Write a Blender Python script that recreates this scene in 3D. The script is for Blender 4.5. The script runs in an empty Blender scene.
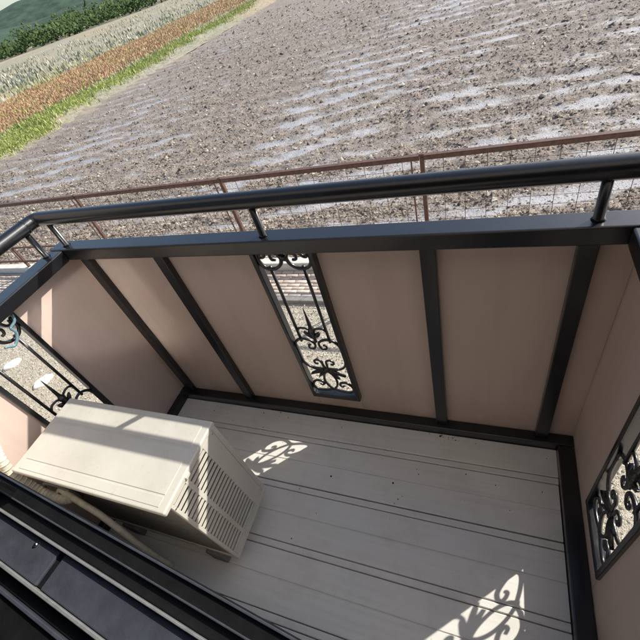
import bpy, bmesh, math, random
import numpy as np
from mathutils import Vector, Matrix

# ------------------------------------------------------------------ camera
scene = bpy.context.scene
C = scene.collection
CAM_LOC = Vector((1.6613, -0.9989, 1.7956))
CAM_ROT = Matrix(((0.9235985, -0.0382205, 0.3814511),
                  (0.2906765, 0.7185560, -0.6318105),
                  (-0.2499458, 0.6944181, 0.6747670)))
cam_data = bpy.data.cameras.new("camera")
cam_data.sensor_fit = 'HORIZONTAL'
cam_data.sensor_width = 36.0
cam_data.lens = 36.0 * 398.66 / 640.0
cam_data.clip_start = 0.02
cam_data.clip_end = 8000.0
cam = bpy.data.objects.new("camera", cam_data)
cam.matrix_world = Matrix.Translation(CAM_LOC) @ CAM_ROT.to_4x4()
C.objects.link(cam)
scene.camera = cam

# ------------------------------------------------------------------ world and sun
SUN_EL = math.radians(35.0)
SUN_AZ = math.radians(46.4)          # clockwise from +Y (the field side), towards +X
world = bpy.data.worlds.new("World")
scene.world = world
world.use_nodes = True
wn = world.node_tree
sky = wn.nodes.new('ShaderNodeTexSky')
sky.sky_type = 'NISHITA'
sky.sun_disc = False
sky.sun_elevation = SUN_EL
sky.sun_rotation = SUN_AZ
sky.air_density = 1.0
sky.dust_density = 1.6
sky.ozone_density = 1.0
bg = wn.nodes['Background']
wn.links.new(sky.outputs[0], bg.inputs[0])
bg.inputs[1].default_value = 0.15
sun_data = bpy.data.lights.new("sun", 'SUN')
sun_data.energy = 4.8
sun_data.angle = math.radians(0.53)
sun_data.color = (1.0, 0.95, 0.87)
sun = bpy.data.objects.new("sun", sun_data)
sd = Vector((math.sin(SUN_AZ) * math.cos(SUN_EL), math.cos(SUN_AZ) * math.cos(SUN_EL), math.sin(SUN_EL)))
sun.rotation_euler = sd.to_track_quat('Z', 'Y').to_euler()
sun.location = sd * 30
C.objects.link(sun)
scene.view_settings.view_transform = 'Standard'
scene.view_settings.look = 'None'
scene.view_settings.gamma = 1.0
scene.view_settings.exposure = 0.5

scene.cycles.sample_clamp_indirect = 0.0
scene.cycles.blur_glossy = 0.0

RNG = np.random.default_rng(11)
random.seed(11)


# ------------------------------------------------------------------ materials
class NT:
    def __init__(self, name):
        self.m = bpy.data.materials.new(name)
        self.m.use_nodes = True
        self.t = self.m.node_tree
        self.b = self.t.nodes['Principled BSDF']
        self.tc = None

    def n(self, kind, **kw):
        nd = self.t.nodes.new(kind)
        for k, v in kw.items():
            setattr(nd, k, v)
        return nd

    def l(self, a, b):
        self.t.links.new(a, b)

    def coord(self, which='Object'):
        if self.tc is None:
            self.tc = self.n('ShaderNodeTexCoord')
        return self.tc.outputs[which]

    def pos(self):
        return self.n('ShaderNodeNewGeometry').outputs['Position']

    def noise(self, scale, detail=4, rough=0.55, vec=None, dist=0.0):
        nd = self.n('ShaderNodeTexNoise')
        nd.inputs['Scale'].default_value = scale
        nd.inputs['Detail'].default_value = detail
        nd.inputs['Roughness'].default_value = rough
        nd.inputs['Distortion'].default_value = dist
        self.l(vec if vec is not None else self.pos(), nd.inputs['Vector'])
        return nd.outputs['Fac']

    def ramp(self, fac, stops, interp='LINEAR'):
        r = self.n('ShaderNodeValToRGB')
        r.color_ramp.interpolation = interp
        el = r.color_ramp.elements
        while len(el) > 1:
            el.remove(el[-1])
        el[0].position = stops[0][0]
        el[0].color = tuple(stops[0][1]) + (1,) if len(stops[0][1]) == 3 else stops[0][1]
        for p, c in stops[1:]:
            e = el.new(p)
            e.color = tuple(c) + (1,) if len(c) == 3 else c
        self.l(fac, r.inputs[0])
        return r.outputs[0]

    def mix(self, fac, a, b, mode='MIX'):
        nd = self.n('ShaderNodeMix', data_type='RGBA', blend_type=mode)
        for sock, v in ((nd.inputs[0], fac), (nd.inputs[6], a), (nd.inputs[7], b)):
            if hasattr(v, 'links'):
                self.l(v, sock)
            elif isinstance(v, (int, float)):
                sock.default_value = v
            else:
                sock.default_value = tuple(v) + (1,)
        return nd.outputs[2]

    def math(self, op, a, b=0.0, clamp=False):
        nd = self.n('ShaderNodeMath', operation=op, use_clamp=clamp)
        for i, v in enumerate((a, b)):
            if hasattr(v, 'links'):
                self.l(v, nd.inputs[i])
            else:
                nd.inputs[i].default_value = v
        return nd.outputs[0]

    def bump(self, h, strength=0.3, dist=0.01):
        nd = self.n('ShaderNodeBump')
        nd.inputs['Strength'].default_value = strength
        nd.inputs['Distance'].default_value = dist
        self.l(h, nd.inputs['Height'])
        self.l(nd.outputs[0], self.b.inputs['Normal'])

    def set(self, color=None, rough=None, spec=None, metal=None):
        for key, v in (('Base Color', color), ('Roughness', rough), ('Specular IOR Level', spec), ('Metallic', metal)):
            if v is None:
                continue
            s = self.b.inputs[key]
            if hasattr(v, 'links'):
                self.l(v, s)
            elif isinstance(v, (int, float)):
                s.default_value = v
            else:
                s.default_value = tuple(v) + (1,)
        return self


def grey(v):
    return (v, v, v)


def make_black_paint():
    t = NT('black_paint')
    sp = t.noise(38, 5, 0.6)
    dust = t.ramp(t.noise(7, 5, 0.65), [(0.45, grey(0)), (0.8, grey(1))])
    col = t.mix(t.math('MULTIPLY', dust, 0.10), (0.0055, 0.0065, 0.009), (0.030, 0.031, 0.034))
    spk = t.ramp(t.noise(130, 2, 0.5), [(0.68, grey(0)), (0.76, grey(1))])
    col = t.mix(t.math('MULTIPLY', spk, 0.35), col, (0.07, 0.068, 0.064))
    t.set(col, t.ramp(sp, [(0.3, grey(0.27)), (0.7, grey(0.34))]), 0.5)
    t.b.inputs['Coat Weight'].default_value = 0.4
    t.b.inputs['Coat Roughness'].default_value = 0.22
    t.bump(t.noise(160, 3, 0.5), 0.04, 0.002)
    return t.m


def make_iron():
    t = NT('wrought_iron')
    col = t.mix(t.ramp(t.noise(60, 4), [(0.45, grey(0)), (0.8, grey(1))]), (0.006, 0.0065, 0.008), (0.02, 0.02, 0.021))
    t.set(col, 0.28, 0.6)
    t.b.inputs['Coat Weight'].default_value = 0.3
    t.b.inputs['Coat Roughness'].default_value = 0.15
    t.bump(t.noise(220, 3), 0.12, 0.002)
    return t.m


def make_panel():
    t = NT('mauve_beige_panel')
    p = t.pos()
    big = t.noise(1.6, 4, 0.6)
    mp = t.n('ShaderNodeMapping')
    mp.inputs['Scale'].default_value = (14, 14, 0.9)
    t.l(p, mp.inputs[0])
    streak = t.ramp(t.noise(1.0, 5, 0.6, mp.outputs[0]), [(0.48, grey(0)), (0.75, grey(1))])
    col = t.ramp(big, [(0.3, (0.535, 0.425, 0.365)), (0.7, (0.585, 0.465, 0.402))])
    col = t.mix(t.math('MULTIPLY', streak, 0.30), col, (0.40, 0.315, 0.27))
    sp = t.ramp(t.noise(150, 2), [(0.70, grey(0)), (0.78, grey(1))])
    col = t.mix(t.math('MULTIPLY', sp, 0.18), col, (0.24, 0.19, 0.16))
    # grime gathered along the foot of the panels
    sx = t.n('ShaderNodeSeparateXYZ')
    t.l(p, sx.inputs[0])
    foot = t.n('ShaderNodeMapRange')
    t.l(sx.outputs[2], foot.inputs[0])
    foot.inputs[1].default_value = 0.30
    foot.inputs[2].default_value = 0.04
    grime = t.math('MULTIPLY', foot.outputs[0], t.ramp(t.noise(9, 6, 0.7), [(0.4, grey(0)), (0.8, grey(1))]))
    col = t.mix(t.math('MULTIPLY', grime, 0.5), col, (0.22, 0.17, 0.14))
    t.set(col, 0.55, 0.35)
    t.bump(t.noise(90, 4, 0.6), 0.06, 0.003)
    return t.m


def make_deck():
    t = NT('ivory_deck_board')
    p = t.pos()
    mp = t.n('ShaderNodeMapping')
    mp.inputs['Scale'].default_value = (1.3, 26, 10)
    t.l(p, mp.inputs[0])
    st = t.noise(2.2, 6, 0.62, mp.outputs[0])
    col = t.ramp(st, [(0.25, (0.62, 0.605, 0.55)), (0.5, (0.68, 0.665, 0.61)), (0.8, (0.72, 0.71, 0.66))])
    blotch = t.ramp(t.noise(5.5, 6, 0.7), [(0.5, grey(0)), (0.72, grey(1))])
    col = t.mix(t.math('MULTIPLY', blotch, 0.42), col, (0.50, 0.475, 0.405))
    spots = t.ramp(t.noise(55, 3, 0.5), [(0.73, grey(0)), (0.80, grey(1))])
    col = t.mix(t.math('MULTIPLY', spots, 0.45), col, (0.16, 0.145, 0.12))
    t.set(col, 0.5, 0.4)
    t.bump(t.noise(3.0, 6, 0.7, mp.outputs[0]), 0.06, 0.004)
    return t.m


def make_ivory():
    t = NT('aged_ivory_casing')
    p = t.pos()
    c1 = t.ramp(t.noise(4, 5, 0.6), [(0.3, (0.47, 0.45, 0.385)), (0.7, (0.55, 0.53, 0.465))])
    spots = t.ramp(t.noise(42, 4, 0.6), [(0.58, grey(0)), (0.74, grey(1))])
    c2 = t.mix(t.math('MULTIPLY', spots, 0.42), c1, (0.42, 0.37, 0.27))
    wide = t.ramp(t.noise(9, 6, 0.75), [(0.52, grey(0)), (0.75, grey(1))])
    c3 = t.mix(t.math('MULTIPLY', wide, 0.34), c2, (0.42, 0.39, 0.31))
    mp = t.n('ShaderNodeMapping')
    mp.inputs['Scale'].default_value = (3, 16, 9)
    t.l(p, mp.inputs[0])
    rust = t.ramp(t.noise(2.4, 5, 0.6, mp.outputs[0]), [(0.70, grey(0)), (0.80, grey(1))])
    c3 = t.mix(t.math('MULTIPLY', rust, 0.5), c3, (0.36, 0.22, 0.11))
    t.set(c3, 0.42, 0.45)
    t.bump(t.noise(120, 3), 0.05, 0.002)
    return t.m


def plain(name, col, rough=0.6, spec=0.4, var=0.15, scale=12, bump=0.1, metal=0.0):
    t = NT(name)
    dark = tuple(c * (1 - var) for c in col)
    lite = tuple(min(1, c * (1 + var)) for c in col)
    t.set(t.ramp(t.noise(scale, 5, 0.6), [(0.3, dark), (0.7, lite)]), rough, spec, metal)
    if bump:
        t.bump(t.noise(scale * 6, 3), bump, 0.004)
    return t.m


def island(name, stops, rough=0.9, spec=0.2, trans=None):
    t = NT(name)
    g = t.n('ShaderNodeNewGeometry')
    col = t.ramp(g.outputs['Random Per Island'], stops)
    col = t.mix(t.ramp(t.noise(0.35, 3), [(0.35, grey(0.0)), (0.7, grey(0.30))]), col, tuple(np.mean([s[1] for s in stops], axis=0) * 0.75))
    t.set(col, rough, spec)
    if trans:
        t.b.inputs['Subsurface Weight'].default_value = 0.0
    return t.m


M = {}
M['black'] = make_black_paint()
M['iron'] = make_iron()
M['panel'] = make_panel()
M['deck'] = make_deck()
M['ivory'] = make_ivory()
M['slot'] = plain('dark_slot_interior', (0.02, 0.021, 0.022), 0.8, 0.2, 0.2)
M['fins'] = plain('dark_coil_fins', (0.16, 0.155, 0.14), 0.55, 0.4, 0.25, 40)
M['foot'] = plain('grey_plastic_foot', (0.16, 0.16, 0.15), 0.7)
M['joint'] = plain('dark_deck_joint', (0.34, 0.275, 0.20), 0.85, 0.2, 0.4, 30)
M['slab'] = plain('balcony_slab', (0.30, 0.28, 0.25), 0.85)
M['tape'] = plain('ivory_pipe_tape', (0.62, 0.57, 0.45), 0.55, 0.4, 0.2, 25)
M['brass'] = plain('tarnished_brass', (0.30, 0.20, 0.08), 0.45, 0.5, 0.3, 40, metal=0.7)
M['cable'] = plain('grey_cable', (0.20, 0.20, 0.19), 0.6)
M['bronze'] = plain('dark_bronze_aluminium', (0.007, 0.007, 0.007), 0.6, 0.12, 0.3, 30)
M['slate'] = plain('slate_grey_frame', (0.04, 0.043, 0.052), 0.5, 0.3, 0.2, 30)
M['lip'] = plain('worn_grey_aluminium', (0.22, 0.22, 0.21), 0.4, 0.5, 0.2, 40, metal=0.3)
M['steel'] = plain('screw_steel', (0.6, 0.6, 0.6), 0.25, 0.5, 0.1, 40, metal=1.0)
M['wall'] = plain('pale_house_wall', (0.33, 0.30, 0.27), 0.85, 0.3, 0.08, 5)
M['room'] = plain('room_floor', (0.25, 0.16, 0.09), 0.5)
M['rust'] = plain('red_brown_fence_paint', (0.10, 0.054, 0.043), 0.6, 0.4, 0.35, 25)
M['wire'] = plain('grey_brown_wire', (0.075, 0.052, 0.045), 0.55, 0.4, 0.3, 30)
M['white'] = plain('white_stone', (0.82, 0.82, 0.80), 0.7, 0.3, 0.05, 20)
M['coping'] = plain('pale_concrete', (0.55, 0.54, 0.50), 0.9, 0.2, 0.12, 9)
M['kerb'] = plain('grey_concrete', (0.22, 0.215, 0.205), 0.9, 0.2, 0.2, 14)
M['stake'] = plain('dark_stake', (0.05, 0.045, 0.05), 0.7)


def make_glass():
    t = NT('window_glass')
    t.set((0.8, 0.85, 0.85), 0.12, 0.5)
    t.b.inputs['Transmission Weight'].default_value = 1.0
    t.b.inputs['IOR'].default_value = 2.2
    return t.m


M['glass'] = make_glass()


def make_gravel():
    t = NT('yard_gravel')
    v = t.n('ShaderNodeTexVoronoi')
    v.inputs['Scale'].default_value = 120
    t.l(t.pos(), v.inputs['Vector'])
    sx = t.n('ShaderNodeSeparateColor')
    t.l(v.outputs['Color'], sx.inputs[0])
    col = t.ramp(sx.outputs[0], [(0.0, (0.20, 0.17, 0.125)), (0.4, (0.36, 0.32, 0.25)), (0.75, (0.47, 0.43, 0.36)), (1.0, (0.62, 0.60, 0.55))])
    patch = t.ramp(t.noise(1.1, 5, 0.65), [(0.4, grey(0)), (0.7, grey(1))])
    col = t.mix(t.math('MULTIPLY', patch, 0.45), col, (0.30, 0.275, 0.20))
    t.set(col, 0.95, 0.15)
    t.bump(v.outputs['Distance'], 0.5, 0.008)
    return t.m


def make_soil():
    t = NT('ploughed_soil')
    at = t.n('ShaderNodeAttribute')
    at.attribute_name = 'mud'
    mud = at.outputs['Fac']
    at2 = t.n('ShaderNodeAttribute')
    at2.attribute_name = 'margin'
    n1 = t.noise(26, 5, 0.7)
    n2 = t.noise(4.5, 5, 0.65)
    n3 = t.noise(60, 3, 0.6)
    soil = t.ramp(n1, [(0.25, (0.10, 0.08, 0.066)), (0.48, (0.235, 0.195, 0.165)), (0.68, (0.345, 0.295, 0.25)), (0.85, (0.46, 0.415, 0.36))])
    soil = t.mix(t.ramp(n2, [(0.4, grey(0)), (0.7, grey(0.6))]), soil, (0.235, 0.19, 0.155))
    mud_sheen = t.ramp(n2, [(0.3, (0.36, 0.355, 0.36)), (0.7, (0.43, 0.43, 0.445))])  # pale mud colour with the sky's sheen on wet streaks painted in
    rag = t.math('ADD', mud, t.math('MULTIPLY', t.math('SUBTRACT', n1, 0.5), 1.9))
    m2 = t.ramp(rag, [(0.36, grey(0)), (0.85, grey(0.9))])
    col = t.mix(m2, soil, mud_sheen)
    specks = t.ramp(n3, [(0.62, grey(0)), (0.70, grey(1))])
    col = t.mix(t.math('MULTIPLY', specks, 0.6), col, (0.10, 0.075, 0.06))
    tan = t.ramp(n1, [(0.3, (0.26, 0.20, 0.13)), (0.7, (0.46, 0.375, 0.265))])
    col = t.mix(at2.outputs['Fac'], col, tan)
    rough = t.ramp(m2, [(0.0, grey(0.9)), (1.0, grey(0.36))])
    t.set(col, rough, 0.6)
    t.bump(t.math('ADD', n1, t.math('MULTIPLY', n3, 0.4)), 0.7, 0.05)
    return t.m


def make_terrain():
    t = NT('far_farmland')
    n1 = t.noise(0.05, 5, 0.6)
    n2 = t.noise(2.5, 6, 0.7)
    a = t.ramp(n1, [(0.35, (0.30, 0.255, 0.19)), (0.5, (0.21, 0.20, 0.10)), (0.62, (0.35, 0.25, 0.14)), (0.75, (0.40, 0.38, 0.34))])
    col = t.mix(t.ramp(n2, [(0.35, grey(0)), (0.7, grey(0.7))]), a, (0.48, 0.46, 0.42))
    t.set(col, 0.95, 0.1)
    t.bump(n2, 0.6, 0.2)
    return t.m


M['gravel'] = make_gravel()
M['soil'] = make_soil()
M['terrain'] = make_terrain()
M['clod'] = island('soil_clods', [(0.0, (0.08, 0.056, 0.042)), (0.25, (0.18, 0.138, 0.108)), (0.5, (0.265, 0.215, 0.172)), (0.75, (0.345, 0.29, 0.235)), (0.90, (0.42, 0.375, 0.29)), (1.0, (0.56, 0.52, 0.43))])
M['pebble'] = island('gravel_stones', [(0.0, (0.24, 0.205, 0.155)), (0.35, (0.34, 0.30, 0.235)), (0.7, (0.45, 0.41, 0.335)), (1.0, (0.58, 0.55, 0.48))])
M['grass'] = island('green_grass', [(0.0, (0.20, 0.25, 0.06)), (0.45, (0.32, 0.38, 0.10)), (0.8, (0.42, 0.46, 0.16)), (1.0, (0.52, 0.47, 0.27))])
M['reed'] = island('dry_orange_grass', [(0.0, (0.34, 0.20, 0.11)), (0.5, (0.52, 0.32, 0.19)), (0.85, (0.62, 0.44, 0.29)), (1.0, (0.42, 0.40, 0.20))])
M['scrub'] = island('pale_scrub', [(0.0, (0.13, 0.15, 0.07)), (0.35, (0.27, 0.27, 0.17)), (0.7, (0.42, 0.40, 0.33)), (1.0, (0.60, 0.59, 0.56))])
M['debris'] = island('dirt_bits', [(0.0, (0.05, 0.04, 0.03)), (0.6, (0.14, 0.10, 0.07)), (1.0, (0.26, 0.20, 0.13))])
M['hook'] = plain('blue_green_plastic', (0.13, 0.22, 0.26), 0.35, 0.5, 0.1, 20, 0.0)
M['hill'] = plain('wooded_hill', (0.055, 0.085, 0.06), 0.95, 0.1, 0.4, 0.02, 0.0)
M['tree'] = island('tree_leaves', [(0.0, (0.03, 0.055, 0.015)), (0.6, (0.06, 0.10, 0.03)), (1.0, (0.11, 0.15, 0.05))])
M['brick'] = island('beige_brick_pavers', [(0.0, (0.44, 0.36, 0.30)), (0.5, (0.52, 0.44, 0.37)), (1.0, (0.58, 0.51, 0.44))], 0.85)
M['mortar'] = plain('sandy_joint', (0.30, 0.27, 0.23), 0.95)

# ------------------------------------------------------------------ mesh helpers


def link(name, me, mat, parent=None):
    o = bpy.data.objects.new(name, me)
    C.objects.link(o)
    if mat is not None and not me.materials:
        me.materials.append(mat)
    if parent is not None:
        o.parent = parent
    return o


def finish(bm, name, mat, parent=None, smooth=False):
    bmesh.ops.recalc_face_normals(bm, faces=bm.faces)
    me = bpy.data.meshes.new(name)
    bm.to_mesh(me)
    bm.free()
    if smooth:
        for p in me.polygons:
            p.use_smooth = True
    return link(name, me, mat, parent)


def tag(o, label=None, cat=None, group=None, kind=None):
    if label:
        o['label'] = label
    if cat:
        o['category'] = cat
    if group:
        o['group'] = group
    if kind:
        o['kind'] = kind
    return o


def empty(name, loc=(0, 0, 0), rz=0.0):
    o = bpy.data.objects.new(name, None)
    o.empty_display_size = 0.1
    o.location = loc
    o.rotation_euler = (0, 0, rz)
    C.objects.link(o)
    return o


def add_box(bm, x0, x1, y0, y1, z0, z1, bev=0.0, seg=2):
    b = bmesh.new()
    bmesh.ops.create_cube(b, size=1.0)
    bmesh.ops.scale(b, vec=(x1 - x0, y1 - y0, z1 - z0), verts=b.verts)
    bmesh.ops.translate(b, vec=((x0 + x1) / 2, (y0 + y1) / 2, (z0 + z1) / 2), verts=b.verts)
    if bev > 0:
        bmesh.ops.bevel(b, geom=list(b.edges), offset=bev, segments=seg, profile=0.5, affect='EDGES')
    merge(bm, b)


def merge(bm, b):
    vm = {}
    for v in b.verts:
        vm[v] = bm.verts.new(v.co)
    for f in b.faces:
        try:
            bm.faces.new([vm[v] for v in f.verts])
        except ValueError:
            pass
    b.free()


def box(name, x0, x1, y0, y1, z0, z1, mat, parent=None, bev=0.003, seg=2, off=(0, 0, 0)):
    bm = bmesh.new()
    add_box(bm, x0 - off[0], x1 - off[0], y0 - off[1], y1 - off[1], z0 - off[2], z1 - off[2], bev, seg)
    return finish(bm, name, mat, parent)


def catmull(pts, n=6):
    P = [Vector(p) for p in pts]
    if len(P) < 3:
        return P
    out = []
    Q = [P[0] * 2 - P[1]] + P + [P[-1] * 2 - P[-2]]
    for i in range(1, len(Q) - 2):
        a, b, c, d = Q[i - 1], Q[i], Q[i + 1], Q[i + 2]
        for k in range(n):
            t = k / n
            out.append(0.5 * ((2 * b) + (c - a) * t + (2 * a - 5 * b + 4 * c - d) * t * t + (3 * b - a - 3 * c + d) * t ** 3))
    out.append(P[-1])
    return out


def add_tube(bm, pts, r, n=8, taper=None):
    P = [Vector(p) for p in pts]
    rings = []
    up = None
    for i, p in enumerate(P):
        t = (P[min(i + 1, len(P) - 1)] - P[max(i - 1, 0)])
        if t.length < 1e-9:
            t = Vector((0, 0, 1))
        t.normalize()
        if up is None:
            up = t.orthogonal().normalized()
        up = (up - t * up.dot(t))
        if up.length < 1e-6:
            up = t.orthogonal()
        up.normalize()
        s = t.cross(up)
        rr = r if taper is None else r * taper[min(i, len(taper) - 1)]
        rings.append([bm.verts.new(p + (up * math.cos(a) + s * math.sin(a)) * rr) for a in [2 * math.pi * k / n for k in range(n)]])
    for A, B in zip(rings[:-1], rings[1:]):
        for k in range(n):
            bm.faces.new((A[k], A[(k + 1) % n], B[(k + 1) % n], B[k]))
    bm.faces.new(rings[0][::-1])
    bm.faces.new(rings[-1])


def tube(name, pts, r, mat, parent=None, n=10, taper=None):
    bm = bmesh.new()
    add_tube(bm, pts, r, n, taper)
    o = finish(bm, name, mat, parent, smooth=True)
    return o


def raw_mesh(name, co, faces, mat, k):
    """many k-gons from numpy arrays"""
    me = bpy.data.meshes.new(name)
    co = np.ascontiguousarray(co, dtype=np.float32)
    faces = np.ascontiguousarray(faces, dtype=np.int32)
    me.vertices.add(len(co))
    me.vertices.foreach_set('co', co.ravel())
    me.loops.add(faces.size)
    me.loops.foreach_set('vertex_index', faces.ravel())
    me.polygons.add(len(faces))
    me.polygons.foreach_set('loop_start', np.arange(0, faces.size, k, dtype=np.int32))
    me.polygons.foreach_set('loop_total', np.full(len(faces), k, dtype=np.int32))
    me.update(calc_edges=True)
    me.validate()
    return link(name, me, mat)


def vnoise(x, y, seed=0):
    """smooth value noise"""
    xi, yi = np.floor(x).astype(np.int64), np.floor(y).astype(np.int64)
    fx, fy = x - xi, y - yi
    fx, fy = fx * fx * (3 - 2 * fx), fy * fy * (3 - 2 * fy)

    def h(a, b):
        n = (a * 374761393 + b * 668265263 + seed * 1274126177) & 0xffffffff
        n = ((n ^ (n >> 13)) * 1274126177) & 0xffffffff
        return ((n ^ (n >> 16)) & 0xffff) / 65535.0
    return (h(xi, yi) * (1 - fx) + h(xi + 1, yi) * fx) * (1 - fy) + (h(xi, yi + 1) * (1 - fx) + h(xi + 1, yi + 1) * fx) * fy


def fbm(x, y, oct=4, seed=0):
    s, a, t = 0.0, 1.0, 0.0
    for o in range(oct):
        s = s + a * vnoise(x * 2 ** o, y * 2 ** o, seed + o)
        t += a
        a *= 0.5
    return s / t


# ------------------------------------------------------------------ terrain, field, yard
G = -1.78        # yard level
F = -2.10        # field level
FY = 3.42        # fence line


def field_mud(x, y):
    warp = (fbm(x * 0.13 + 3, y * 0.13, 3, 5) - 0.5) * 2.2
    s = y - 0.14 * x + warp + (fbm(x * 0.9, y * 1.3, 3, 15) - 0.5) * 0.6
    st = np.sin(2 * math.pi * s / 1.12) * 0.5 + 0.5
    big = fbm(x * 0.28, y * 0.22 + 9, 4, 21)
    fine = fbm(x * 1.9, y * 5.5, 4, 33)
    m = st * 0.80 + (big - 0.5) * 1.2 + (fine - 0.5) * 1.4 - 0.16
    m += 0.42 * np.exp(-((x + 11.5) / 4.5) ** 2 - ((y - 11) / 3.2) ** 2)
    # the left half of the field carries fewer of the painted sheen streaks
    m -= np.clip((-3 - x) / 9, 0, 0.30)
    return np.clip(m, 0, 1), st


def build_field():
    ys = np.concatenate([np.arange(3.9, 9, 0.035), np.arange(9, 16, 0.06), np.arange(16, 30, 0.12), np.arange(30, 90, 0.5)])
    xs = np.concatenate([np.arange(-21.6, -12, 0.12), np.arange(-12, -5, 0.075), np.arange(-5, 7, 0.05), np.arange(7, 46, 0.5)])
    X, Y = np.meshgrid(xs, ys)
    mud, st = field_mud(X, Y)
    rough = fbm(X * 7, Y * 7, 3, 41) - 0.5
    Z = F + (1 - st) * 0.05 + rough * 0.10 * (1 - 0.75 * mud) + (fbm(X * 1.2, Y * 1.2, 3, 61) - 0.5) * 0.08
    margin = np.clip((-19.6 + (fbm(X * 0.6, Y * 0.6, 3, 71) - 0.5) * 6 - X) / 2.2, 0, 1) * 0.8
    Z = Z * (1 - margin * 0.0) + margin * 0.04
    ny, nx = X.shape
    co = np.stack([X, Y, Z], -1).reshape(-1, 3)
    idx = np.arange(ny * nx).reshape(ny, nx)
    fc = np.stack([idx[:-1, :-1], idx[:-1, 1:], idx[1:, 1:], idx[1:, :-1]], -1).reshape(-1, 4)
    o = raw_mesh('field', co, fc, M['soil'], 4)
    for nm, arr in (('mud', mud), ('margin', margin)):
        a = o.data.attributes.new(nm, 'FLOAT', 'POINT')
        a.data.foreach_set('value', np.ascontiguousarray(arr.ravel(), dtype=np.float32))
    tag(o, kind='structure')
    return o


def octa(n):
    # lumps half sunk in the ground: no underside
    v = np.array([[1, 0, -0.35], [-1, 0, -0.35], [0, 1, -0.35], [0, -1, -0.35], [0, 0, 1]], float)
    f = np.array([[0, 2, 4], [2, 1, 4], [1, 3, 4], [3, 0, 4]])
    jit = 1 + RNG.uniform(-0.5, 0.5, (n, 5, 3))
    V = v[None] * jit + RNG.uniform(-0.4, 0.4, (n, 5, 3))
    a = RNG.uniform(0, 2 * math.pi, n)
    c, s = np.cos(a)[:, None], np.sin(a)[:, None]
    V = np.stack([V[..., 0] * c - V[..., 1] * s, V[..., 0] * s + V[..., 1] * c, V[..., 2]], -1)
    Fc = f[None] + (np.arange(n) * 5)[:, None, None]
    return V, Fc.reshape(-1, 3)


def scatter_clods():
    n = 520000
    u = RNG.uniform(0, 1, n)
    y0, y1 = 4.0, 42.0
    y = 1.0 / (1 / y0 + u * (1 / y1 - 1 / y0))
    x = np.maximum(-(2.2 * y + 5), -20.5 + 0 * y)
    x = x + RNG.uniform(0, 1, n) * (0.5 * y + 5 - x)
    mud, st = field_mud(x, y)
    keep = (RNG.uniform(0, 1, n) > np.clip(mud * 1.1, 0, 0.82)) & (x + RNG.normal(0, 1.2, n) > -18.5)
    keep &= RNG.uniform(0, 1, n) < 0.25 + 1.1 * fbm(x * 1.3, y * 1.3, 3, 91)
    x, y, mud, st = x[keep], y[keep], mud[keep], st[keep]
    n = len(x)
    size = RNG.gamma(1.35, 0.0098, n).clip(0.005, 0.07) * (0.62 + 0.033 * y) * (1 - 0.45 * mud)
    V, Fc = octa(n)
    V *= size[:, None, None] * np.stack([RNG.uniform(0.8, 1.5, n), RNG.uniform(0.7, 1.1, n), RNG.uniform(0.45, 0.9, n)], -1)[:, None, :]
    rough = fbm(x * 7, y * 7, 3, 41) - 0.5
    z = F + (1 - st) * 0.05 + rough * 0.10 * (1 - 0.75 * mud) + (fbm(x * 1.2, y * 1.2, 3, 61) - 0.5) * 0.08 + size * 0.25
    V += np.stack([x, y, z], -1)[:, None, :]
    o = raw_mesh('soil_clods', V.reshape(-1, 3), Fc, M['clod'], 3)
    tag(o, 'brown clods and straw bits strewn over the ploughed field', 'clods', kind='stuff')


def bank_z(X, Y):
    return F + 0.05 + np.clip((-20.2 - X) / 2.2, -0.3, 1) * 0.25 + (fbm(X * 0.5, Y * 0.5, 4, 3) - 0.5) * 0.2 - np.clip((-40 - X) / 5, 0, 1) * 0.3


def blades(name, n, xr, yr, hr, wr, mat, label, cat, zbase, patch=None, lean=0.35):
    u = RNG.uniform(0, 1, n)
    y = 1.0 / (1 / yr[0] + u * (1 / yr[1] - 1 / yr[0]))
    e = RNG.normal(0, 1, n) * 0.7
    x = RNG.uniform(0, 1, n) * (xr[1] - xr[0]) + xr[0] + e + (fbm(y * 0.45, y * 0 + xr[0], 4, 7) - 0.5) * 2.4 - 0.03 * (y - 18)
    if patch is not None:
        k = fbm(x * patch, y * patch, 3, 17) + RNG.uniform(-0.15, 0.15, n) > 0.47
        x, y = x[k], y[k]
        n = len(x)
    h = RNG.uniform(hr[0], hr[1], n) * (0.6 + 0.8 * fbm(x * 0.9, y * 0.9, 3, 27))
    w = RNG.uniform(wr[0], wr[1], n)
    a = RNG.uniform(0, 2 * math.pi, n)
    b = RNG.uniform(0, 2 * math.pi, n)
    ln = RNG.uniform(0, lean, n) * h
    base = np.stack([x, y, bank_z(x, y) - 0.03], -1)
    d = np.stack([np.cos(a), np.sin(a), np.zeros(n)], -1) * w[:, None]
    top = base + np.stack([np.cos(b) * ln, np.sin(b) * ln, h], -1)
    mid = (base + top) / 2 + np.stack([np.zeros(n), np.zeros(n), h * 0.12], -1)
    co = np.stack([base - d, base + d, mid + d * 0.8, top, mid - d * 0.8], 1).reshape(-1, 3)
    fc = (np.arange(n) * 5)[:, None] + np.arange(5)[None]
    o = raw_mesh(name, co, fc, mat, 5)
    tag(o, label, cat, kind='stuff')
    return o


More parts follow.
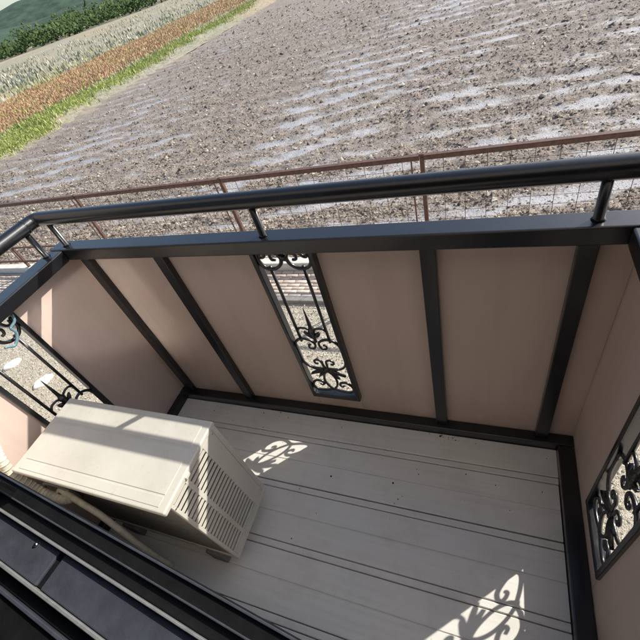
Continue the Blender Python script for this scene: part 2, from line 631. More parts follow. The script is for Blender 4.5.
def build_setting():
    bm = bmesh.new()
    R_ = 4500
    vs = [bm.verts.new((x, y, F - 0.22)) for x, y in ((-R_, -R_), (R_, -R_), (R_, R_), (-R_, R_))]
    bm.faces.new(vs)
    tag(finish(bm, 'terrain', M['terrain']), kind='structure')
    build_field()
    scatter_clods()
    # bank beyond the field
    xs = np.concatenate([np.arange(-130, -46, 3.0), np.arange(-46, -19.9, 0.3)])
    ys = np.arange(4, 200, 0.8)
    X, Y = np.meshgrid(xs, ys)
    Z = bank_z(X, Y)
    ny, nx = X.shape
    idx = np.arange(ny * nx).reshape(ny, nx)
    fc = np.stack([idx[:-1, :-1], idx[:-1, 1:], idx[1:, 1:], idx[1:, :-1]], -1).reshape(-1, 4)
    o = raw_mesh('bank', np.stack([X, Y, Z], -1).reshape(-1, 3), fc, M['terrain'], 4)
    tag(o, kind='structure')
    zb = F + 0.05
    blades('green_grass', 100000, (-24.0, -22.3), (8, 110), (0.06, 0.17), (0.012, 0.03), M['grass'], 'bright green grass strip along the far edge of the ploughed field', 'grass', zb, None)
    blades('dry_grass', 100000, (-39.0, -26.0), (11, 140), (0.08, 0.28), (0.02, 0.05), M['reed'], 'dry orange grass band beyond the green grass strip', 'dry grass', zb, None)
    blades('pale_scrub', 26000, (-110, -40), (16, 190), (0.15, 0.6), (0.04, 0.13), M['scrub'], 'pale grey-green scrub beyond the dry orange grass', 'scrub', F - 0.22, 1.0 / 5)
    blades('edge_weeds', 12000, (-26.4, -24.4), (8, 90), (0.05, 0.18), (0.02, 0.04), M['scrub'], 'pale weeds on the seam between green and orange grass', 'weeds', zb, 0.5)
    blades('stray_tufts', 26000, (-60, -21.5), (9, 120), (0.1, 0.35), (0.02, 0.06), M['grass'], 'scattered green tufts among the dry orange and pale growth', 'weeds', zb, 0.7)
    # stakes along the bank
    for i, (x, y) in enumerate(((-26.1, 16.7), (-26.6, 19.1), (-26.8, 21.4), (-27.2, 24.1), (-27.5, 27.2))):
        s = tube('stake', [(x, y, zb - 0.05), (x + 0.02, y, zb + 0.3), (x + 0.03, y + 0.01, zb + 0.52)], 0.06, M['stake'], None, 7, [1, 0.95, 0.7])
        names = ('nearest the left edge of the picture', 'second from the left edge', 'third from the left edge', 'fourth from the left edge', 'farthest away')
        tag(s, 'short dark stake between green and orange grass, ' + names[i], 'stake', 'stakes along the grass bank')
    # yard
    bm = bmesh.new()
    pts = [(-30, -14), (20, -14), (20, 3.62), (-30, 3.62)]
    top = [bm.verts.new((x, y, G)) for x, y in pts]
    low = [bm.verts.new((20, 4.1, F - 0.1)), bm.verts.new((-30, 4.1, F - 0.1))]
    bm.faces.new(top)
    bm.faces.new((top[3], top[2], low[0], low[1]))
    tag(finish(bm, 'yard', M['gravel']), kind='structure')
    n = 72000
    x = RNG.uniform(-8.5, 4.5, n)
    y = RNG.uniform(0.12, 2.62, n)
    V, Fc = octa(n)
    sz = RNG.gamma(3, 0.0022, n).clip(0.003, 0.016)
    V *= sz[:, None, None] * np.array([1.2, 1.0, 0.7])
    V += np.stack([x, y, np.full(n, G) + sz * 0.3], -1)[:, None, :]
    tag(raw_mesh('gravel_stones', V.reshape(-1, 3), Fc, M['pebble'], 3), 'loose beige gravel covering the yard below the balcony', 'gravel', kind='stuff')
    # brick paved strip, kerb, fence footing
    tag(box('path', -14, 9, 2.76, 3.36, G - 0.05, G + 0.02, M['mortar'], bev=0.0), kind='structure')
    path = bpy.data.objects['path']
    bl, bw, bh, gap = 0.205, 0.066, 0.02, 0.011
    co, fc = [], []
    for r in range(8):
        yy = 2.765 + r * (bw + 0.008)
        xx = -13.9 + (r % 2) * bl / 2
        while xx < 8.8:
            dz = random.uniform(-0.003, 0.004)
            z1 = G + 0.02 + 0.016 + dz
            a, b, c, d = xx, xx + bl - gap, yy, yy + bw - gap * 0.6
            e = 0.006
            k = len(co)
            z0 = G + 0.012
            co += [(a, c, z0), (b, c, z0), (b, d, z0), (a, d, z0), (a, c, z1 - e), (b, c, z1 - e), (b, d, z1 - e), (a, d, z1 - e), (a + e, c + e, z1), (b - e, c + e, z1), (b - e, d - e, z1), (a + e, d - e, z1)]
            for i in range(4):
                j = (i + 1) % 4
                fc.append((k + i, k + j, k + 4 + j, k + 4 + i))
                fc.append((k + 4 + i, k + 4 + j, k + 8 + j, k + 8 + i))
            fc.append((k + 8, k + 9, k + 10, k + 11))
            xx += bl
    o = raw_mesh('brick_pavers', np.array(co), np.array(fc), M['brick'], 4)
    o.parent = path
    tag(o, kind='stuff')
    tag(box('kerb', -14, 9, 2.645, 2.757, G - 0.1, G + 0.06, M['kerb'], bev=0.012), kind='structure')
    f = box('fence_footing', -14, 9, FY - 0.058, FY + 0.10, G - 0.3, G + 0.16, M['coping'], bev=0.012)
    tag(f, 'low pale concrete footing running under the brown mesh fence', 'footing')
    # far wood and hills (beyond the picture's upper left corner)
    for nm, dist, amp, base, sd_ in (('hill', 1500, 90, 18, 1), ('hill', 2300, 170, 40, 2)):
        a = np.radians(np.arange(-120, 100, 0.5))
        hgt = base + amp * fbm(a * 3.0, a * 0 + sd_, 5, sd_)
        co, fc = [], []
        for r, (ang, h_) in enumerate(zip(a, hgt)):
            for j, (dd, hh) in enumerate(((0, 0), (120, 0.45), (320, 0.85), (520, 1.0), (900, 0.5), (1200, 0.0))):
                co.append((math.sin(ang) * (dist + dd), math.cos(ang) * (dist + dd), F - 0.5 + h_ * hh))
        m_ = len(a)
        for r in range(m_ - 1):
            for j in range(5):
                fc.append((r * 6 + j, (r + 1) * 6 + j, (r + 1) * 6 + j + 1, r * 6 + j + 1))
        o = raw_mesh(nm, np.array(co), np.array(fc), M['hill'], 4)
        for p in o.data.polygons:
            p.use_smooth = True
        tag(o, kind='structure')
    n = 35000
    ang = np.radians(RNG.uniform(-85, 30, n))
    rad = RNG.uniform(230, 300, n)
    crown = 1.5 + 15 * fbm(ang * 45, rad * 0.03, 5, 77) ** 2
    zc = RNG.uniform(0, 1, n) ** 0.7 * crown
    V, Fc = octa(n)
    V *= RNG.uniform(0.25, 0.8, n)[:, None, None]
    V += np.stack([np.sin(ang) * rad, np.cos(ang) * rad, F + zc], -1)[:, None, :]
    tag(raw_mesh('far_wood', V.reshape(-1, 3), Fc, M['tree'], 3), 'dark green wood far off beyond the fields', 'wood', kind='stuff')


def build_fence():
    t = empty('mesh_fence', (0, FY, G))
    tag(t, 'red-brown steel mesh fence between the gravel yard and ploughed field', 'fence')
    zt, zm, zl = -0.185 - G, -1.13 - G, -1.46 - G
    posts = [-13.0, -10.2, -7.4, -4.63, -1.75, 0.95, 3.65, 6.4]
    for a, b in zip(posts[:-1], posts[1:]):
        bm = bmesh.new()
        add_box(bm, a + 0.026, b - 0.026, -0.03, 0.03, zt - 0.008, zt, 0.002)
        add_box(bm, a + 0.026, b - 0.026, -0.03, -0.022, zt - 0.055, zt - 0.0085, 0.002)
        finish(bm, 'top_rail', M['rust'], t)
        bm = bmesh.new()
        add_box(bm, a + 0.026, b - 0.026, -0.02, 0.02, zl - 0.035, zl, 0.003)
        finish(bm, 'bottom_rail', M['rust'], t)
        box('middle_rail', a + 0.026, b - 0.026, -0.014, 0.014, zm - 0.02, zm + 0.008, M['rust'], t, 0.003)
        bm = bmesh.new()
        k = int(round((b - a) / 0.225))
        for i in range(1, k):
            x = a + (b - a) * i / k
            add_tube(bm, [(x, 0, zl), (x, 0, zt - 0.009)], 0.0034, 5)
        nz = 11
        for i in range(1, nz):
            z = zl + (zt - 0.06 - zl) * i / nz
            add_tube(bm, [(a + 0.03, 0.004, z), (b - 0.03, 0.004, z)], 0.0026, 5)
        o = finish(bm, 'wire_mesh', M['wire'], t)
    for x in posts:
        bm = bmesh.new()
        add_box(bm, x - 0.024, x + 0.024, -0.024, 0.024, 0.05, zt + 0.012, 0.004)
        p = finish(bm, 'post', M['rust'], t)
        box('side_bar', x - 0.13, x - 0.113, -0.008, 0.008, zl, zt - 0.009, M['rust'], t, 0.002)
        bm = bmesh.new()
        add_tube(bm, [(x, -0.026, zt - 0.03), (x, -0.042, zt - 0.03)], 0.014, 8)
        finish(bm, 'bolt', M['rust'], p)


def oval_stone(x, y, rx, ry, rot, label):
    bm = bmesh.new()
    n = 28
    prof = ((1.0, 0.0), (1.03, 0.018), (0.97, 0.034), (0.8, 0.042), (0.0, 0.045))
    rings = []
    for j, (s, z) in enumerate(prof[:-1]):
        ring = []
        for k in range(n):
            a = 2 * math.pi * k / n
            w = 1 + 0.05 * math.sin(3 * a + x) + 0.04 * math.sin(5 * a + y * 3)
            ring.append(bm.verts.new((math.cos(a) * rx * s * w, math.sin(a) * ry * s * w, z)))
        rings.append(ring)
    top = bm.verts.new((0, 0, prof[-1][1]))
    for A, B in zip(rings[:-1], rings[1:]):
        for k in range(n):
            bm.faces.new((A[k], A[(k + 1) % n], B[(k + 1) % n], B[k]))
    for k in range(n):
        bm.faces.new((rings[-1][k], rings[-1][(k + 1) % n], top))
    o = finish(bm, 'oval_stone', M['white'], None, True)
    o.location = (x, y, G - 0.002)
    o.rotation_euler = (0, 0, rot)
    tag(o, label, 'stone', 'white stones on the gravel')


# ------------------------------------------------------------------ balcony floor
XL, XR = -0.016, 1.964           # deck edges
DECK_F, DECK_B = -0.024, -1.05


def build_floor():
    bm = bmesh.new()
    add_box(bm, -0.055, 2.02, -1.055, 0.035, -0.16, -0.034, 0.0)
    root = finish(bm, 'balcony_floor', M['joint'])
    tag(root, kind='structure')

    def board(y0, y1, groove):
        # profile across the board (y, z), extruded along x; a shallow groove down its middle
        e = 0.003
        prof = [(y0, -0.033), (y0, -e), (y0 - e, 0.0)]
        if groove is not None:
            prof += [(groove + 0.0028, 0.0), (groove + 0.0012, -0.004), (groove - 0.0012, -0.004), (groove - 0.0028, 0.0)]
        prof += [(y1 + e, 0.0), (y1, -e), (y1, -0.033)]
        bm = bmesh.new()
        dx = random.uniform(-0.0015, 0.0015)
        A = [bm.verts.new((XL, y, z)) for y, z in prof]
        B = [bm.verts.new((XR + dx, y, z)) for y, z in prof]
        n = len(prof)
        for i in range(n):
            j = (i + 1) % n
            bm.faces.new((A[i], A[j], B[j], B[i]))
        bm.faces.new(A)
        bm.faces.new(B[::-1])
        return finish(bm, 'deck_board', M['deck'], root)
    board(-0.024, -0.147, None)
    for y0 in (-0.147, -0.396, -0.643, -0.890):
        board(y0 - 0.0030, y0 - 0.0290, None)                       # joint strip between two boards
        board(y0 - 0.0320, max(y0 - 0.247, DECK_B), y0 - 0.135 if y0 > -0.8 else None)
    bm = bmesh.new()
    add_tube(bm, [(1.31, -0.30, 0.0005), (1.31, -0.30, 0.003)], 0.004, 8)
    add_tube(bm, [(1.02, -0.325, 0.0005), (1.02, -0.325, 0.003)], 0.004, 8)
    finish(bm, 'screw', M['bronze'], root)
    n = 130
    V, Fc = octa(n)
    dx = RNG.uniform(0.0, 1.95, n)
    dy = -0.03 - RNG.beta(1.0, 2.2, n) * 0.85
    dy = np.where(RNG.uniform(0, 1, n) < 0.3, -0.03 - RNG.uniform(0, 0.03, n), dy)
    dx[:26] = 1.50 + RNG.normal(0.03, 0.05, 26)
    dy[:26] = -0.03 - np.abs(RNG.normal(0, 0.012, 26))
    V = V * (RNG.gamma(1.6, 0.0011, n).clip(0.0006, 0.005))[:, None, None] + np.stack([dx, dy, np.full(n, 0.0006)], -1)[:, None, :]
    d = raw_mesh('debris', V.reshape(-1, 3), Fc, M['debris'], 3)
    d.parent = root
    tag(d, kind='stuff')
    box('slab', -0.06, 2.03, -1.06, 0.03, -0.30, -0.162, M['slab'], root, 0.004)


# ------------------------------------------------------------------ balustrade
def grille(parent, origin, ax, out, name='grille'):
    """wrought iron panel. origin: centre at floor level; ax: unit vector across; out: unit vector towards the outside"""
    O, A, N = Vector(origin), Vector(ax), Vector(out)

    def P(u, v, d=0.0):
        return O + A * u + N * d + Vector((0, 0, v))
    g = empty(name)
    g.parent = parent

    def rod(nm, pts, r=0.0062, n=6, taper=None, smoothpath=True):
        q = [P(*p) for p in pts]
        if smoothpath:
            q = catmull(q, 5)
        tp = None
        if taper:
            tp = [np.interp(i / (len(q) - 1), np.linspace(0, 1, len(taper)), taper) for i in range(len(q))]
        return tube(nm, q, r, M['iron'], g, n, tp)

    def fbar(u0, u1, v0, v1):
        bm = bmesh.new()
        add_box(bm, u0, u1, -0.016, 0.018, v0, v1, 0.003)
        mat = Matrix((A, N, Vector((0, 0, 1)))).transposed()
        for v in bm.verts:
            v.co = O + mat @ v.co
        finish(bm, 'frame_bar', M['black'], g)
    fbar(-0.125, -0.107, 0.155, 1.084)
    fbar(0.107, 0.125, 0.155, 1.084)
    fbar(-0.107, 0.107, 0.155, 0.186)
    fbar(-0.107, 0.107, 1.064, 1.084)
    for s in (-1, 1):
        rod('bar', [(s * 0.067, 0.575), (s * 0.067, 0.99)], 0.0066, 8, None, False)
        # arch under the cup, ending in a curl
        rod('scroll', [(s * 0.106, 0.535), (s * 0.098, 0.565), (s * 0.070, 0.588), (s * 0.040, 0.588), (s * 0.014, 0.570), (s * 0.010, 0.545), (s * 0.022, 0.526), (s * 0.040, 0.532), (s * 0.040, 0.550), (s * 0.028, 0.552)], taper=[1.1, 1.1, 1, 0.9, 0.8])
        # belly curve into the flower
        rod('scroll', [(s * 0.106, 0.535), (s * 0.106, 0.450), (s * 0.096, 0.412), (s * 0.070, 0.388), (s * 0.030, 0.382), (0.0, 0.376)])
        # curls above the flower
        rod('scroll', [(s * 0.004, 0.378), (s * 0.010, 0.410), (s * 0.012, 0.436), (s * 0.030, 0.448), (s * 0.047, 0.436), (s * 0.043, 0.419), (s * 0.030, 0.420)], taper=[1.1, 1, 0.9, 0.8])
        # oval below
        rod('scroll', [(0.0, 0.365), (s * 0.020, 0.340), (s * 0.031, 0.298), (s * 0.024, 0.255), (0.0, 0.218)])
        # foot scrolls
        rod('scroll', [(s * 0.006, 0.222), (s * 0.040, 0.210), (s * 0.080, 0.207), (s * 0.101, 0.225), (s * 0.100, 0.255), (s * 0.078, 0.282), (s * 0.050, 0.279), (s * 0.040, 0.262), (s * 0.052, 0.250), (s * 0.063, 0.258)], taper=[1, 1.1, 1.1, 1, 0.8])
        # head scrolls
        rod('scroll', [(s * 0.104, 1.052), (s * 0.103, 1.010), (s * 0.088, 0.985), (s * 0.067, 0.978), (s * 0.040, 0.982), (s * 0.017, 1.002), (s * 0.012, 1.030), (s * 0.030, 1.050), (s * 0.050, 1.040), (s * 0.048, 1.020), (s * 0.034, 1.018)], 0.0070, taper=[1, 1.1, 1.1, 1, 0.8])
        rod('scroll', [(s * 0.062, 1.062), (s * 0.075, 1.035), (s * 0.092, 1.030), (s * 0.094, 1.048)], 0.0062)
        # leaves round the flower
        for (u, v, wd) in ((0.088, 0.352, 0.013), (0.066, 0.402, 0.009), (0.052, 0.330, 0.011)):
            leaf(g, P, (0.0, 0.376), (s * u, v), wd)
    # cup and spear between the bars
    rod('scroll', [(-0.067, 0.640), (-0.050, 0.658), (-0.022, 0.656), (0, 0.640), (0.022, 0.656), (0.050, 0.658), (0.067, 0.640)], 0.0055)
    rod('spear', [(0, 0.572), (0, 0.61), (0, 0.645), (0, 0.665), (0, 0.70), (0, 0.775)], 0.0075, 8, [0.9, 1.2, 2.4, 1.2, 1.0, 0.25])
    for s in (-1, 1):
        leaf(g, P, (0.0, 0.590), (s * 0.036, 0.652), 0.012)
    # rosettes
    for v in (0.376, 1.030):
        bm = bmesh.new()
        bmesh.ops.create_icosphere(bm, subdivisions=2, radius=0.017)
        for vt in bm.verts:
            c = vt.co
            k = 1 + 0.22 * math.cos(6 * math.atan2(c.z, c.x))
            loc = Vector((c.x * k, c.y * 0.75, c.z * k))
            vt.co = P(loc.x, v + loc.z, loc.y)
        finish(bm, 'rosette', M['iron'], g, True)
    return g


def leaf(g, P, a, b, w):
    """a pressed iron leaf from a to b, with a raised midrib"""
    bm = bmesh.new()
    ua, va = a
    ub, vb = b
    du, dv = ub - ua, vb - va
    L = math.hypot(du, dv)
    pu, pv = -dv / L, du / L
    rows = []
    for i in range(8):
        t = i / 7
        ww = w * (math.sin(math.pi * min(1, t * 0.93 + 0.05)) ** 0.75)
        bend = 0.010 * math.sin(t * 2.4)
        cu, cv = ua + du * t, va + dv * t - 0.012 * t * t
        rows.append([bm.verts.new(P(cu + pu * k * ww, cv + pv * k * ww, -bend + (0.006 if k else -0.004) + dz)) for dz in (0, 0.003) for k in (-1, 0, 1)])
    for r0, r1 in zip(rows[:-1], rows[1:]):
        for j in (0, 1):
            bm.faces.new((r0[j], r0[j + 1], r1[j + 1], r1[j]))
            bm.faces.new((r0[j + 3], r1[j + 3], r1[j + 4], r0[j + 4]))
        bm.faces.new((r0[0], r1[0], r1[3], r0[3]))
        bm.faces.new((r0[2], r0[5], r1[5], r1[2]))
    for r in (rows[0], rows[-1]):
        bm.faces.new((r[0], r[1], r[4], r[3]))
        bm.faces.new((r[1], r[2], r[5], r[4]))
    finish(bm, 'leaf', M['iron'], g, True)


PY0, PY1 = 0.030, 0.042            # front panels
XPL, XPR = -0.058, 2.028           # inner faces of the side panels
YL = -0.825
YB = -1.02                          # where the side walls end at the house


def build_balustrade():
    t = empty('balcony_balustrade', (0, 0, 0))
    tag(t, 'black steel balcony balustrade with mauve-beige panels, round handrail and scrolled iron inserts', 'balustrade')
    # front panels: between the posts
    gx0, gx1 = 0.8725, 1.1115
    for a, b in ((-0.056, 0.0195), (0.0195, 0.440), (0.440, gx0), (gx1, 1.494), (1.494, 1.905), (1.905, 2.027)):
        box('panel', a + 0.001, b - 0.001, PY0, PY1, 0.02, 1.118, M['panel'], t, 0.001, 1)
    # front posts
    for x in (0.0195, 0.439, 1.494, 1.9065):
        box('post', x - 0.0245, x + 0.0245, 0.0, 0.0285, 0.048, 1.0835, M['black'], t, 0.003)
    # bottom rail along the three sides
    box('bottom_rail', -0.057, 2.027, -0.022, 0.0285, -0.03, 0.046, M['black'], t, 0.004)
    box('bottom_rail', -0.057, -0.018, YL, -0.0245, -0.03, 0.046, M['black'], t, 0.004)
    box('bottom_rail', 1.966, 2.026, YB, -0.0245, -0.03, 0.046, M['black'], t, 0.004)
    # flat top rail
    box('top_rail', -0.075, 2.055, -0.044, 0.027, 1.085, 1.140, M['black'], t, 0.005, 3)
    box('top_rail', -0.075, 0.008, YL, -0.046, 1.085, 1.138, M['black'], t, 0.005, 3)
    box('top_rail', 1.972, 2.055, YB, -0.046, 1.085, 1.138, M['black'], t, 0.005, 3)
    # side panels and grilles
    gy0, gy1 = -0.3425, -0.5815
    sides = ((XPL - 0.012, XPL, YL, 0.0), (XPR, XPR + 0.012, YB, 0.048))
    for x0, x1, ye, sh in sides:
        for a, b in ((gy0 + sh, 0.044), (ye, gy1 + sh)):
            box('panel', x0, x1, a + 0.001, b - 0.001, 0.02, 1.10, M['panel'], t, 0.001, 1)
    # strips of panel under each insert
    box('panel', gx0 + 0.001, gx1 - 0.001, PY0, PY1, 0.02, 0.162, M['panel'], t, 0.001, 1)
    for x0, x1, ye, sh in sides:
        box('panel', x0, x1, gy1 + sh + 0.001, gy0 + sh - 0.001, 0.02, 0.162, M['panel'], t, 0.001, 1)
    grille(t, (0.992, 0.016, 0), (1, 0, 0), (0, 1, 0))
    grille(t, (XPL - 0.004, -0.462, 0), (0, 1, 0), (-1, 0, 0))
    grille(t, (XPR + 0.004, -0.414, 0), (0, -1, 0), (1, 0, 0))
    # round handrail
    hz, hr = 1.273, 0.0280
    hy = -0.010
    bm = bmesh.new()
    xa, xb, rad = -0.048, 2.044, 0.034
    path = [(xa, YL, hz), (xa, -0.3, hz)]
    path += [(xa + rad - rad * math.cos(q), hy - rad + rad * math.sin(q), hz) for q in np.linspace(0, math.pi / 2, 7)]
    path += [(0.5, hy, hz), (1.5, hy, hz)]
    path += [(xb - rad + rad * math.sin(q), hy - rad + rad * math.cos(q), hz) for q in np.linspace(0, math.pi / 2, 7)]
    path += [(xb, -0.3, hz), (xb, YB, hz)]
    add_tube(bm, path, hr, 24)
    finish(bm, 'handrail', M['black'], t, True)
    # weld collars at the corners
    for cx in (-0.048, 2.044):
        tube('weld_collar', [(cx, hy - 0.060, hz), (cx, hy - 0.066, hz)], hr + 0.0012, M['black'], t, 24)
    for x in (0.004, 0.967, 1.908):
        s = tube('strut', [(x, -0.010, 1.141), (x, -0.010, 1.146), (x, -0.010, 1.255)], 0.0125, M['black'], t, 12, [1.35, 1, 1])
    for cx in (-0.046, 2.035):
        for y in (-0.085, -0.72):
            tube('strut', [(cx, y, 1.139), (cx, y, 1.144), (cx - 0.005 if cx < 0 else cx + 0.004, y, 1.255)], 0.0125, M['black'], t, 12, [1.35, 1, 1])


# ------------------------------------------------------------------ air conditioner
AX0, AX1, AY0, AY1, AZ0, AZ1 = 0.030, 0.772, -0.768, -0.471, 0.095, 0.680
ALID = -0.796


def build_ac():
    cx, cy = (AX0 + AX1) / 2, (AY0 + AY1) / 2
    t = empty('air_conditioner', (cx, cy, 0))
    tag(t, 'ivory outdoor air conditioner unit standing on the balcony deck at left', 'air conditioner')
    off = (cx, cy, 0)

    def bx(nm, *a, mat=None, parent=None, bev=0.003, seg=2):
        return box(nm, *a, mat or M['ivory'], parent or t, bev, seg, off)
    # inner dark body, seen through the slots and from the house side
    bx('coil', AX0 + 0.015, AX1 - 0.022, AY0 + 0.004, AY1 - 0.03, AZ0 + 0.0285, AZ1 - 0.027, mat=M['fins'], bev=0.002)
    # base pan
    bx('base_pan', AX0, AX1, AY0, AY1, AZ0, AZ0 + 0.028, bev=0.006)
    # front with the fan ring (faces the railing)
    front = bx('front_panel', AX0, AX1, AY1 - 0.022, AY1, AZ0 + 0.029, AZ1 - 0.0265, bev=0.004)
    bm = bmesh.new()
    for r in (0.20, 0.165, 0.13, 0.095, 0.06):
        pts = [(AX0 + 0.28 - cx + r * math.cos(a), AY1 + 0.006 - cy, 0.385 + r * math.sin(a)) for a in [2 * math.pi * k / 36 for k in range(37)]]
        add_tube(bm, pts, 0.004, 5)
    for k in range(8):
        a = math.pi * k / 4
        add_tube(bm, [(AX0 + 0.28 - cx + 0.03 * math.cos(a), AY1 + 0.006 - cy, 0.385 + 0.03 * math.sin(a)), (AX0 + 0.28 - cx + 0.2 * math.cos(a), AY1 + 0.006 - cy, 0.385 + 0.2 * math.sin(a))], 0.003, 5)
    finish(bm, 'fan_guard', M['ivory'], t)
    # lid: raised tray with bevelled rim and two pressed lines
    bm = bmesh.new()
    add_box(bm, AX0 - 0.003 - cx, AX1 + 0.003 - cx, ALID - cy, AY1 + 0.003 - cy, AZ1 - 0.026, AZ1 - 0.004, 0.006, 3)
    lid = finish(bm, 'lid', M['ivory'], t)
    bm = bmesh.new()
    ins = 0.028
    add_box(bm, AX0 + ins - cx, AX1 - ins - cx, ALID + 0.055 - cy, ALID + 0.215 - cy, AZ1 - 0.0065, AZ1 - 0.0022, 0.0016, 2)
    add_box(bm, AX0 + ins - cx, AX1 - ins - cx, ALID + 0.222 - cy, AY1 - 0.02 - cy, AZ1 - 0.0065, AZ1 - 0.0022, 0.0016, 2)
    add_box(bm, AX0 + ins - cx, AX1 - ins - cx, ALID + 0.016 - cy, ALID + 0.049 - cy, AZ1 - 0.0065, AZ1 - 0.0025, 0.0014, 2)
    finish(bm, 'pressed_panel', M['ivory'], lid)
    # left end and back cover
    bx('end_panel', AX0, AX0 + 0.012, AY0 + 0.02, AY1 - 0.0225, AZ0 + 0.029, AZ1 - 0.0265)
    # right end with intake slots: solid frame pieces and slats
    x0, x1 = AX1 - 0.016, AX1
    zb, ztp = AZ0 + 0.029, AZ1 - 0.0265
    cols = ((-0.668, -0.562), (-0.756, -0.684))
    bx('end_panel', x0, x1, cols[0][1], AY1 - 0.0225, zb, ztp, bev=0.002)
    bx('end_panel', x0, x1, cols[1][1], cols[0][0], zb, ztp, bev=0.001)
    bx('end_panel', x0, x1, AY0, cols[1][0], zb, ztp, bev=0.002)
    n, z0, z1 = 20, 0.148, 0.648
    pitch = (z1 - z0) / n
    for (a, b) in cols:
        bx('slat_border', x0, x1, a + 0.0002, b - 0.0002, zb, z0, bev=0.001)
        bx('slat_border', x0, x1, a + 0.0002, b - 0.0002, z1, ztp, bev=0.001)
        me = None
        for i in range(n):
            z = z0 + (i + 0.5) * pitch
            if me is None:
                bm = bmesh.new()
                q = [(-0.005, 0.0055), (-0.0005, 0.0055), (-0.0005, -0.0065), (-0.005, -0.0065)]
                A = [bm.verts.new((px, a - cy, pz)) for px, pz in q]
                B = [bm.verts.new((px, b - cy, pz)) for px, pz in q]
                for k in range(4):
                    bm.faces.new((A[k], A[(k + 1) % 4], B[(k + 1) % 4], B[k]))
                bm.faces.new(A)
                bm.faces.new(B[::-1])
                o = finish(bm, 'slat', M['ivory'], t)
                me = o.data
            else:
                o = link('slat', me, None, t)
            o.location = (x1 - cx, 0, z)
    # small cover on the end face, where the near column begins
    bx('hand_hold', AX1 - 0.001, AX1 + 0.007, -0.676, -0.652, 0.652, 0.668, bev=0.003)
    bx('screw', AX1, AX1 + 0.003, -0.764, -0.758, 0.628, 0.634, mat=M['steel'], bev=0.001)
    for (yy, zz) in ((-0.500, 0.640), (-0.500, 0.150), (-0.676, 0.135), (-0.764, 0.135)):
        bx('screw', AX1, AX1 + 0.002, yy - 0.003, yy + 0.003, zz - 0.003, zz + 0.003, mat=M['steel'], bev=0.0008)
    for x in (AX0 + 0.09, AX1 - 0.17):
        bx('foot', x, x + 0.08, AY0 - 0.012, AY1 + 0.012, 0.001, AZ0 - 0.001, mat=M['foot'], bev=0.006)
    # service valves at the left rear corner
    for k in (0, 1):
        tube('service_valve', [(AX0 + 0.10 + 0.03 * k - cx, AY0 - 0.030 - cy, 0.50 - 0.06 * k), (AX0 + 0.10 + 0.03 * k - cx, AY0 + 0.004 - cy, 0.50 - 0.06 * k)], 0.013, M['brass'], t, 10)


def build_pipes():
    # insulated pipe bundle from the left wall down into the gap behind the unit
    pts = catmull([(-0.056, -0.745, 0.74), (-0.030, -0.775, 0.70), (-0.020, -0.800, 0.62), (0.010, -0.805, 0.54), (0.070, -0.808, 0.50), (0.150, -0.806, 0.49), (0.185, -0.792, 0.49)], 8)
    t = tube('refrigerant_pipe', pts, 0.019, M['tape'], None, 14, None)
    bm = bmesh.new()
    for i in range(2, len(pts) - 2, 2):
        d = (pts[i + 1] - pts[i]).normalized()
        add_tube(bm, [pts[i], pts[i] + d * 0.006], 0.0202, 14)
    finish(bm, 'tape_wrap', M['tape'], t, True)
    tag(t, 'tape-wrapped ivory pipe bending down behind the air conditioner corner, lower left', 'pipe')
    c = tube('drain_hose', catmull([(0.150, -0.790, 0.46), (0.110, -0.787, 0.49), (0.130, -0.783, 0.505), (0.25, -0.802, 0.49), (0.33, -0.815, 0.46), (0.40, -0.834, 0.40), (0.42, -0.848, 0.28), (0.425, -0.856, 0.12), (0.425, -0.858, 0.014)], 8), 0.012, M['tape'], None, 12)
    tag(c, 'thin beige hose running along the gap between air conditioner and window sill', 'hose')
    k = tube('power_cable', catmull([(0.03, -0.79, 0.50), (0.06, -0.782, 0.54), (0.12, -0.778, 0.54), (0.16, -0.775, 0.50), (0.165, -0.771, 0.44)], 8), 0.006, M['cable'], None, 8)
    tag(k, 'dark cable looping into the rear corner of the air conditioner', 'cable')


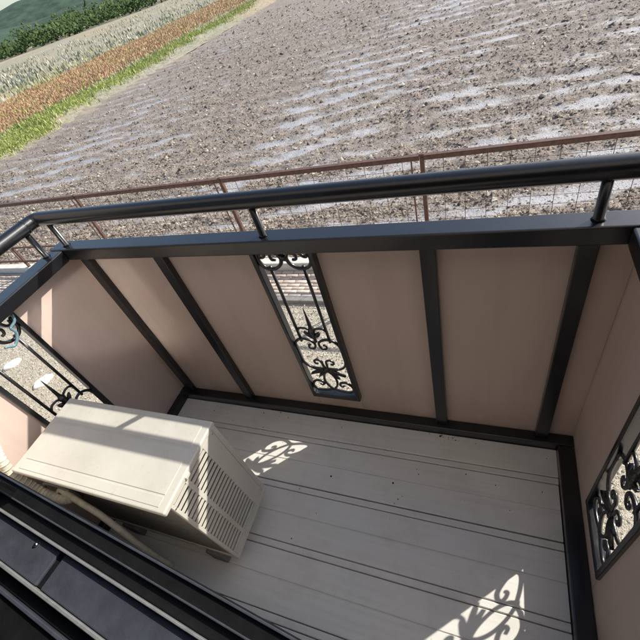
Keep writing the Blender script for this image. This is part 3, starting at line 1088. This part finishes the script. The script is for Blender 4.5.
# ------------------------------------------------------------------ house side
def build_house():
    ang = math.radians(-6.6)
    t = empty('house', (0.03, -0.812, 0), ang)
    tag(t, 'house front with black sliding window sill at the lower left corner', 'house')
    x0, x1, Z = -0.55, 2.7, 1.13
    # local y: 0 is the balcony edge of the sill, negative towards the room
    sill = box('window_sill', x0, x1, -0.0485, 0.0, Z, Z + 0.058, M['bronze'], t, 0.002)
    box('track', x0, x1, -0.0055, -0.002, Z + 0.0585, Z + 0.063, M['slate'], sill, 0.0008)
    box('track', x0, x1, -0.0285, -0.0258, Z + 0.0585, Z + 0.066, M['slate'], sill, 0.0008)
    box('track', x0, x1, -0.0525, -0.0490, Z + 0.02, Z + 0.073, M['lip'], sill, 0.0008)
    sx = 1.012
    sash = box('window_sash', x0, sx, -0.106, -0.053, Z, Z + 0.064, M['slate'], t, 0.002)
    box('window_sash', sx + 0.014, x1, -0.106, -0.053, Z, Z + 0.064, M['slate'], t, 0.002)
    box('sash_joint', sx + 0.0005, sx + 0.0135, -0.1055, -0.0535, Z, Z + 0.060, M['bronze'], t, 0.001)
    tube('screw', [(0.957, -0.064, Z + 0.0645), (0.957, -0.064, Z + 0.0675)], 0.0035, M['steel'], sash, 12)
    box('inner_track', x0, x1, -0.112, -0.107, Z, Z + 0.070, M['lip'], t, 0.001)
    box('inner_track', x0, x1, -0.131, -0.113, Z, Z + 0.054, M['bronze'], t, 0.001)
    box('inner_track', x0, x1, -0.137, -0.132, Z, Z + 0.066, M['slate'], t, 0.001)
    box('room_sill', x0, x1, -0.36, -0.138, Z, Z + 0.060, M['bronze'], t, 0.004)
    pane = box('window_pane', x0 + 0.05, 0.83, -0.018, -0.012, Z + 0.075, 2.2, M['glass'], t, 0.0)
    # wall round the opening; its outer face lies a little behind the sill's edge
    for a, b, z0, z1 in ((-6.0, x0, -1.9, 5.0), (x1, 7.0, -1.9, 5.0), (x0, x1, 2.25, 5.0), (x0, x1, -1.9, Z - 0.001)):
        box('wall', a, b, -0.36, -0.035, z0, z1, M['wall'], t, 0.0)
    # the room behind the window
    box('room_floor', -3, 4.5, -4.0, -0.362, -0.05, 0.0, M['room'], t, 0.0)
    box('room_ceiling', -3, 4.5, -4.0, -0.362, 2.5, 2.55, M['wall'], t, 0.0)
    box('room_wall', -3, 4.5, -4.1, -4.002, -0.05, 2.55, M['room'], t, 0.0)
    box('room_wall', -3.1, -3.002, -4.0, -0.362, -0.05, 2.55, M['room'], t, 0.0)
    box('room_wall', 4.502, 4.6, -4.0, -0.362, -0.05, 2.55, M['room'], t, 0.0)
    for x in (x0 + 0.001, x1 - 0.046):
        box('window_frame', x, x + 0.045, -0.13, -0.006, Z + 0.076, 2.2, M['bronze'], t, 0.003)
    box('window_frame', x0 + 0.001, x1 - 0.001, -0.13, -0.006, 2.202, 2.249, M['bronze'], t, 0.003)


build_setting()
build_fence()
oval_stone(-5.29, 1.09, 0.14, 0.085, 0.95, 'white oval stone on gravel, nearest the left picture edge')
oval_stone(-4.30, 0.87, 0.145, 0.095, 1.05, 'white oval stone on gravel seen between bars above the air conditioner')
build_floor()
build_balustrade()
build_ac()
hook = tube('hook', catmull([(-0.052, -0.350, 1.050), (-0.040, -0.352, 1.060), (-0.034, -0.366, 1.040), (-0.034, -0.394, 1.030), (-0.034, -0.392, 1.006), (-0.034, -0.406, 0.985), (-0.034, -0.432, 0.972), (-0.034, -0.450, 0.985), (-0.034, -0.462, 0.992)], 6), 0.0056, M['hook'], None, 10)
tag(hook, 'small blue-green plastic hook hanging in the left iron scrolls', 'hook')
build_pipes()
build_house()
